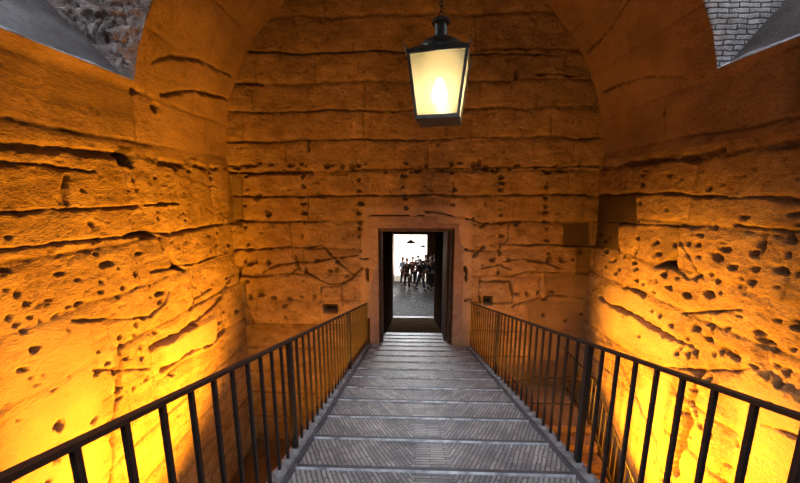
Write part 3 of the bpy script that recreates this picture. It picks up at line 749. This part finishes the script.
# ---------------------------------------------------------------- lantern
def lantern(loc, yaw, s):
    t = tag(empty('hanging_lantern', loc, yaw), 'lit four-sided glass lantern hanging on a chain above the footbridge', 'lantern')
    t.scale = (s, s, s)
    TW, BW, HT = 0.207, 0.152, 0.42      # half widths and height, base at z=0
    gl = NT('lantern_glass')
    gl.t.nodes.remove(gl.b)
    tr = gl.n('ShaderNodeBsdfTransparent'); tl = gl.n('ShaderNodeBsdfTranslucent'); df = gl.n('ShaderNodeBsdfDiffuse'); gs = gl.n('ShaderNodeBsdfGlossy', i_Roughness=0.1)
    tr.inputs[0].default_value = (0.95, 0.93, 0.85, 1)
    for nd in (tl, df): nd.inputs[0].default_value = (0.86, 0.78, 0.55, 1)
    m0 = gl.n('ShaderNodeMixShader', i_0=0.5); gl.l(tl.outputs[0], m0.inputs[1]); gl.l(df.outputs[0], m0.inputs[2])
    m1 = gl.n('ShaderNodeMixShader', i_0=0.48); gl.l(tr.outputs[0], m1.inputs[1]); gl.l(m0.outputs[0], m1.inputs[2])
    m2 = gl.n('ShaderNodeMixShader', i_0=0.05); gl.l(m1.outputs[0], m2.inputs[1]); gl.l(gs.outputs[0], m2.inputs[2])
    gl.l(m2.outputs[0], gl.t.nodes['Material Output'].inputs[0])
    corners_t = [(-TW, -TW), (TW, -TW), (TW, TW), (-TW, TW)]; corners_b = [(-BW, -BW), (BW, -BW), (BW, BW), (-BW, BW)]
    for i in range(4):
        a, b = corners_t[i], corners_t[(i + 1) % 4]; c, d = corners_b[(i + 1) % 4], corners_b[i]
        bm = bmesh.new()
        quad(bm, [(a[0], a[1], HT), (b[0], b[1], HT), (c[0], c[1], 0), (d[0], d[1], 0)])
        link_bm('glass_pane', bm, gl.m, t)
        bm = bmesh.new(); bar(bm, (a[0], a[1], HT + .01), (d[0], d[1], -0.01), 0.020, 0.020); link_bm('corner_bar', bm, M_lan, t)
        bm = bmesh.new()
        m = (Vector((a[0], a[1], HT)) + Vector((b[0], b[1], HT))) / 2; L = 2 * TW + .03
        bx(bm, m, (L if i % 2 == 0 else .022, .022 if i % 2 == 0 else L, .026)); link_bm('top_rail', bm, M_lan, t)
        bm = bmesh.new()
        m = (Vector((c[0], c[1], 0)) + Vector((d[0], d[1], 0))) / 2; L = 2 * BW + .02
        bx(bm, m + Vector((0, 0, -.012)), (L if i % 2 == 0 else .022, .022 if i % 2 == 0 else L, .026)); link_bm('bottom_rail', bm, M_lan, t)
        # upturned leaf at each top corner
        bm = bmesh.new(); sx, sy = (1 if a[0] > 0 else -1), (1 if a[1] > 0 else -1)
        p = Vector((a[0], a[1], HT - .015)); q_ = p + Vector((sx * .030, sy * .012, .075))
        tube(bm, p, q_, 0.016, 0.004, 6); link_bm('corner_finial', bm, M_brass, t)
    # inner frame of the reflector tray behind the panes
    bm = bmesh.new(); bx(bm, (0, 0, -0.02), (2 * BW, 2 * BW, 0.012))
    b_ = link_bm('base_plate', bm, M_lan, t)
    # bulb, holder and top plate
    # roof: square skirt rising to a domed hood, collar and chimney
    bm = bmesh.new()
    lo = [bm.verts.new((x * 1.04, y * 1.04, HT + .010)) for x, y in corners_t]
    hi = [bm.verts.new((x * .60, y * .60, HT + .075)) for x, y in corners_t]
    for i in range(4): bm.faces.new((lo[i], lo[(i + 1) % 4], hi[(i + 1) % 4], hi[i]))
    bm.faces.new(hi); link_bm('roof_skirt', bm, M_lan, t)
    bm = bmesh.new(); lathe(bm, [(0.175, 0.03), (0.172, 0.075), (0.155, 0.10), (0.125, 0.125), (0.085, 0.145), (0.062, 0.16)], (0, 0, HT)); link_bm('hood', bm, M_lan, t, smooth=True)
    bm = bmesh.new(); lathe(bm, [(0.048, 0.15), (0.048, 0.25), (0.068, 0.255), (0.072, 0.268), (0.06, 0.28), (0.03, 0.295), (0.012, 0.31)], (0, 0, HT)); link_bm('chimney', bm, M_lan, t)
    bm = bmesh.new(); lathe(bm, [(0.0, -0.01), (0.15, -0.008), (0.15, 0.0), (0.0, 0.002)][1:3] + [(0.02, 0.004)], (0, 0, HT + .01)); link_bm('reflector_plate', bm, M_brass, t)
    bm = bmesh.new(); tube(bm, (0, 0, HT), (0, 0, 0.30), 0.018); link_bm('bulb_holder', bm, M_brass, t)
    em = NT('lamp_bulb_glow'); em.b.inputs['Emission Color'].default_value = (1, 0.80, 0.45, 1); em.b.inputs['Emission Strength'].default_value = 60
    bm = bmesh.new(); lathe(bm, [(0.015, 0.31), (0.03, 0.28), (0.052, 0.23), (0.058, 0.19), (0.045, 0.145), (0.015, 0.128)], (0, 0, -0.02)); link_bm('bulb', bm, em.m, t, smooth=True)
    # ring and chain
    bm = bmesh.new(); z = HT + 0.30
    for k in range(36):
        mt = Matrix.Translation((0, 0, z + 0.034 * k + .02)) @ Matrix.Rotation(R(90 * (k % 2)), 4, 'Z') @ Matrix.Rotation(R(90), 4, 'X') @ Matrix.Diagonal((0.012, 0.024, 1, 1))
        nseg, ns = 12, 5; ring = []
        for i in range(nseg):
            a = 2 * math.pi * i / nseg; c = Vector((math.cos(a), math.sin(a), 0)); rw = []
            for j in range(ns):
                b = 2 * math.pi * j / ns
                v = mt @ c; nrm = (mt.to_3x3() @ c).normalized(); bn = mt.to_3x3() @ Vector((0, 0, 1))
                rw.append(bm.verts.new(v + nrm * 0.0042 * math.cos(b) + bn.normalized() * 0.0042 * math.sin(b)))
            ring.append(rw)
        for i in range(nseg):
            for j in range(ns): bm.faces.new((ring[i][j], ring[(i + 1) % nseg][j], ring[(i + 1) % nseg][(j + 1) % ns], ring[i][(j + 1) % ns]))
    link_bm('chain', bm, M_iron, t)
    zt = z + 0.034 * 36
    bm = bmesh.new(); tube(bm, (0, 0, zt), (0, 0, (ZS + RV - loc[2]) / s + 0.02), 0.010); link_bm('hanging_rod', bm, M_iron, t)
    l = bpy.data.lights.new('lantern_light', 'POINT'); l.energy = 5; l.color = (1, 0.72, 0.36); l.shadow_soft_size = 0.06
    lo_ = bpy.data.objects.new('lantern_light', l); C.objects.link(lo_); lo_.parent = t; lo_.location = (0, 0, 0.19)
    return t
LY = 2.38
lp = on_y(439, 119, LY)
lantern((lp[0], LY, lp[2]), R(-11), 0.93)


# ---------------------------------------------------------------- small lamps at the far end
def pendant(x, y, z, ztop, wd, label):
    t = tag(empty('hanging_lamp', (x, y, z)), label, 'lamp', )
    bm = bmesh.new(); lathe(bm, [(wd, 0), (wd * .8, wd * .18), (wd * .35, wd * .5), (wd * .12, wd * .62), (wd * .10, wd * .8)]); link_bm('lamp_shade', bm, M_iron, t, smooth=True)
    bm = bmesh.new(); tube(bm, (0, 0, wd * .7), (0, 0, ztop - z), 0.008, seg=6); link_bm('hanging_rod', bm, M_iron, t)
    bm = bmesh.new(); bmesh.ops.create_uvsphere(bm, u_segments=12, v_segments=8, radius=wd * .22); bmesh.ops.translate(bm, verts=bm.verts, vec=(0, 0, -0.01)); link_bm('bulb', bm, M_white, t, smooth=True)
pendant(0.01, 15.0, -2.55, -1.74, 0.24, 'wide dark shaded lamp hanging over the middle of the far corridor')
pendant(0.66, 16.5, -3.02, -1.74, 0.16, 'smaller dark shaded lamp hanging right of the wide one, deeper in')


# ---------------------------------------------------------------- people at the far end
def skinned(name, verts, edges, mat, parent, sub=1, root=0):
    me = bpy.data.meshes.new(name); me.from_pydata([v[0] for v in verts], edges, []); me.materials.append(mat)
    o = bpy.data.objects.new(name, me); C.objects.link(o); o.parent = parent
    o.modifiers.new('skin', 'SKIN').use_smooth_shade = True
    me.skin_vertices.new() if not me.skin_vertices else None
    for i, v in enumerate(verts):
        r = v[1]; me.skin_vertices[0].data[i].radius = r if isinstance(r, tuple) else (r, r)
        me.skin_vertices[0].data[i].use_root = (i == root)
    m = o.modifiers.new('sub', 'SUBSURF'); m.levels = sub; m.render_levels = sub
    return o


M_skin = plain('skin', (0.50, 0.30, 0.22), rough=0.6, var=0.08)
M_shoe = plain('dark_shoe_leather', (0.03, 0.025, 0.02), rough=0.5)
def cloth(name, c): return plain(name, c, rough=0.85, var=0.15, sc=15)


def person(x, y, rz, h, stride, lift, top, legs, hair, long_hair, label, bag=False):
    """arm and leg swing in metres; faces local -Y"""
    t = tag(empty('person', (x, y, ZC), rz), label, 'person', 'visitors in the far corridor')
    k = h / 1.75; t.scale = (k, k, k)
    V, E = [], []
    def add(p, r, par=None):
        V.append((p, r)); i = len(V) - 1
        if par is not None: E.append((par, i))
        return i
    pel = add((0, 0, .94), (.15, .10)); w1 = add((0, 0, 1.10), (.125, .085), pel); ch = add((0, 0, 1.30), (.155, .10), w1); nb = add((0, .005, 1.45), (.075, .06), ch)
    nk = add((0, -.005, 1.53), (.05, .052), nb); jw = add((0, -.018, 1.60), (.062, .075), nk); hd = add((0, 0, 1.67), (.075, .093), jw); add((0, .005, 1.735), (.052, .065), hd)
    J = {}
    for sd in (-1, 1):
        sw = sd * stride
        hip = add((sd * .09, 0, .88), (.085, .088), pel); kn = add((sd * .10, -sw * .42 - .03, .50), .058, hip); an = add((sd * .11, -sw * .85 + (.04 if sw < 0 else 0), .10), .038, kn); toe = add((sd * .115, -sw * .85 - .14, .045), (.035, .028), an)
        sh = add((sd * .175, 0, 1.41), .058, ch); el = add((sd * .225, sw * .30 + .03, 1.14), .043, sh)
        wr = add((sd * (.22 if not lift else .15), sw * .45 - .06 - (.18 if lift else 0), .92 + (.22 if lift else 0)), .028, el)
        pm = add((V[wr][0][0], V[wr][0][1] - .02, V[wr][0][2] - .075), (.036, .018), wr)
        px_, py_, pz_ = V[pm][0]
        for f in range(4):
            a = add((px_ + (f - 1.5) * .019, py_ - .008, pz_ - .05), .010, pm); add((px_ + (f - 1.5) * .019, py_ - .022, pz_ - .085 + abs(f - 1.3) * .008), .008, a)
        a = add((px_ - sd * .04, py_ - .02, pz_ + .015), .011, pm); add((px_ - sd * .052, py_ - .035, pz_ - .02), .009, a)
        J[sd] = (hip, kn, an, toe, sh, el, wr)
    skinned('body', V, E, M_skin, t)
    P = lambda i: V[i][0]
    bm = bmesh.new()
    bmesh.ops.create_cone(bm, cap_ends=True, segments=6, radius1=.016, radius2=.006, depth=.045, matrix=Matrix.Translation((0, -.098, 1.645)) @ Matrix.Rotation(R(70), 4, 'X')); link_bm('nose', bm, M_skin, t, smooth=True)
    for sd in (-1, 1):
        bm = bmesh.new(); bmesh.ops.create_icosphere(bm, subdivisions=1, radius=.011, matrix=Matrix.Translation((sd * .031, -.088, 1.675))); link_bm('eye', bm, M_shoe, t)
        bm = bmesh.new(); bmesh.ops.create_icosphere(bm, subdivisions=2, radius=1, matrix=Matrix.Translation((sd * .082, .01, 1.655)) @ Matrix.Diagonal((.012, .02, .032, 1))); link_bm('ear', bm, M_skin, t)
    bm = bmesh.new(); bmesh.ops.create_icosphere(bm, subdivisions=3, radius=1, matrix=Matrix.Translation((0, .018, 1.69)) @ Matrix.Diagonal((.092, .108, .098, 1)))
    for v in bm.verts:
        if v.co.y < -.02 and v.co.z < 1.725: v.co.y = max(v.co.y, -.035); v.co.x *= .93
        if long_hair and v.co.z < 1.67 and v.co.y > .0: v.co.z -= (1.67 - v.co.z) * 2.6; v.co.x *= 1.05
    link_bm('hair', bm, hair, t, smooth=True)
    # coat or shirt with sleeves
    cv = [((0, 0, .86), (.165, .118)), ((0, 0, 1.10), (.145, .105)), ((0, 0, 1.30), (.172, .118)), ((0, .005, 1.45), (.09, .075))]; ce = [(0, 1), (1, 2), (2, 3)]
    for sd in (-1, 1):
        b = len(cv); _, _, _, _, sh, el, wr = J[sd]
        cv += [(P(sh), .072), (P(el), .057), (P(wr), .044)]; ce += [(2, b), (b, b + 1), (b + 1, b + 2)]
    skinned('jacket', cv, ce, top, t)
    cv = [((0, 0, .98), (.15, .105)), ((0, 0, .90), (.155, .11))]; ce = [(0, 1)]
    for sd in (-1, 1):
        b = len(cv); hip, kn, an, toe = J[sd][:4]
        hp = P(hip); cv += [((hp[0], hp[1], .80), .098), (P(kn), .072), ((P(an)[0], P(an)[1], P(an)[2] + .03), .056)]; ce += [(1, b), (b, b + 1), (b + 1, b + 2)]
    skinned('trousers', cv, ce, legs, t)
    for sd in (-1, 1):
        an, toe = P(J[sd][2]), P(J[sd][3]); bm = bmesh.new()
        c = (Vector(an) + Vector(toe)) / 2
        bmesh.ops.create_icosphere(bm, subdivisions=2, radius=1, matrix=Matrix.Translation((c.x, c.y - .01, .048)) @ Matrix.Diagonal((.048, .14, .046, 1)))
        for v in bm.verts: v.co.z = max(v.co.z, .004)
        link_bm('shoe', bm, M_shoe, t, smooth=True)
    if bag:
        bm = bmesh.new(); bx(bm, (0, .17, 1.22), (.28, .14, .40)); link_bm('rucksack', bm, M_shoe, t, bevel=.05)
    return t


blk = cloth('black_cloth', (0.02, 0.02, 0.022)); nav = cloth('navy_cloth', (0.02, 0.028, 0.05)); blu = cloth('pale_blue_cloth', (0.30, 0.45, 0.70)); brn = cloth('brown_cloth', (0.06, 0.035, 0.02)); red = cloth('dark_red_cloth', (0.10, 0.025, 0.02))
jean = cloth('dark_denim', (0.03, 0.045, 0.08)); h1 = cloth('dark_hair', (0.02, 0.013, 0.01)); h2 = cloth('brown_hair', (0.10, 0.05, 0.025))


def px_at(px, y): return float(on_y(px, 270, y)[0])
for px, y, rz, h, st_, lift, top, lg, hr, lo_h, bag, lab in [
    (403.0, 17.3, 0.5, 1.66, .05, False, blu, jean, h2, True, False, 'person in pale blue top, outermost on the left of the far group'),
    (407.0, 16.6, 0.1, 1.74, .24, False, brn, blk, h2, False, False, 'person in brown jacket striding, second from the left of the far group'),
    (412.8, 17.2, -.2, 1.70, .10, True, red, blk, h2, False, False, 'person in dark red jacket with arms raised forward, third from the left'),
    (418.0, 17.75, 3.3, 1.68, .12, False, nav, jean, h1, False, True, 'person in navy jacket wearing a rucksack, middle of the far group'),
    (420.5, 16.55, .6, 1.72, .28, True, blk, jean, h1, False, False, 'person in black coat stepping, just right of the middle of the group'),
    (425.5, 17.1, 0.0, 1.84, .08, False, blk, blk, h1, False, False, 'tallest person of the far group, dressed all in black'),
    (431.0, 16.6, -.5, 1.80, .14, True, nav, blk, h2, True, False, 'person in navy jacket with long brown hair, second from the right'),
    (435.0, 17.4, .9, 1.74, .05, False, brn, jean, h1, False, False, 'person in brown jacket standing by the right wall of the far corridor')]:
    person(px_at(px, y), y, rz, h, st_, lift, top, lg, hr, lo_h, lab, bag)

# ---------------------------------------------------------------- stair and its rail, low on the right
M_step = stone('stair_stone', (0.17, 0.11, 0.06), (0.28, 0.19, 0.11), attrs=False)
t = tag(empty('staircase', (0, 0, 0)), 'small stone staircase descending beside the right wall below the footbridge', 'stairs')
SX0, SX1 = 2.35, 3.55
bm = bmesh.new(); bx(bm, ((SX0 + SX1) / 2, 6.15, (-4.55 + ZF) / 2), (SX1 - SX0, 1.3, -4.55 - ZF)); link_bm('landing', bm, M_step, t, bevel=0.02)
nst = 10; rise = (-4.55 - ZF) / (nst + 1); run = 0.24
for k in range(nst):
    zt = -4.55 - rise * (k + 1); y1 = 5.5 - run * k
    bm = bmesh.new(); bx(bm, ((SX0 + SX1) / 2, y1 - run / 2, (zt + ZF) / 2), (SX1 - SX0, run, zt - ZF)); link_bm('step', bm, M_step, t, bevel=0.015)
t = tag(empty('stair_railing', (0, 0, 0)), 'thin iron stair railing seen through the right balusters, low by the wall', 'railing')
def srail(x):
    pts = [(x, 6.7, -3.55), (x, 5.5, -3.55), (x, 3.2, -3.55 - 2.3 * rise / run)]
    bm = bmesh.new(); lowr = bmesh.new()
    for p, q_ in zip(pts, pts[1:]):
        tube(bm, p, q_, 0.016, seg=8); tube(lowr, (p[0], p[1], p[2] - .85), (q_[0], q_[1], q_[2] - .85), 0.012, seg=8)
    link_bm('handrail', bm, M_iron, t); link_bm('bottom_rail', lowr, M_iron, t)
    y = 6.65
    while y > 3.22:
        z = -3.55 if y > 5.5 else -3.55 - (5.5 - y) * rise / run
        bm = bmesh.new(); tube(bm, (x, y, z - .98), (x, y, z), 0.008, seg=6); link_bm('baluster', bm, M_iron, t)
        y -= 0.12
srail(SX1 - 0.05)
bm = bmesh.new(); tube(bm, (SX0 + .05, 5.55, -3.55), (SX1 - .05, 5.55, -3.55), 0.016, seg=8); tube(bm, (SX0 + .05, 5.55, -4.1), (SX1 - .05, 5.55, -4.1), 0.012, seg=8); link_bm('cross_rail', bm, M_iron, t)
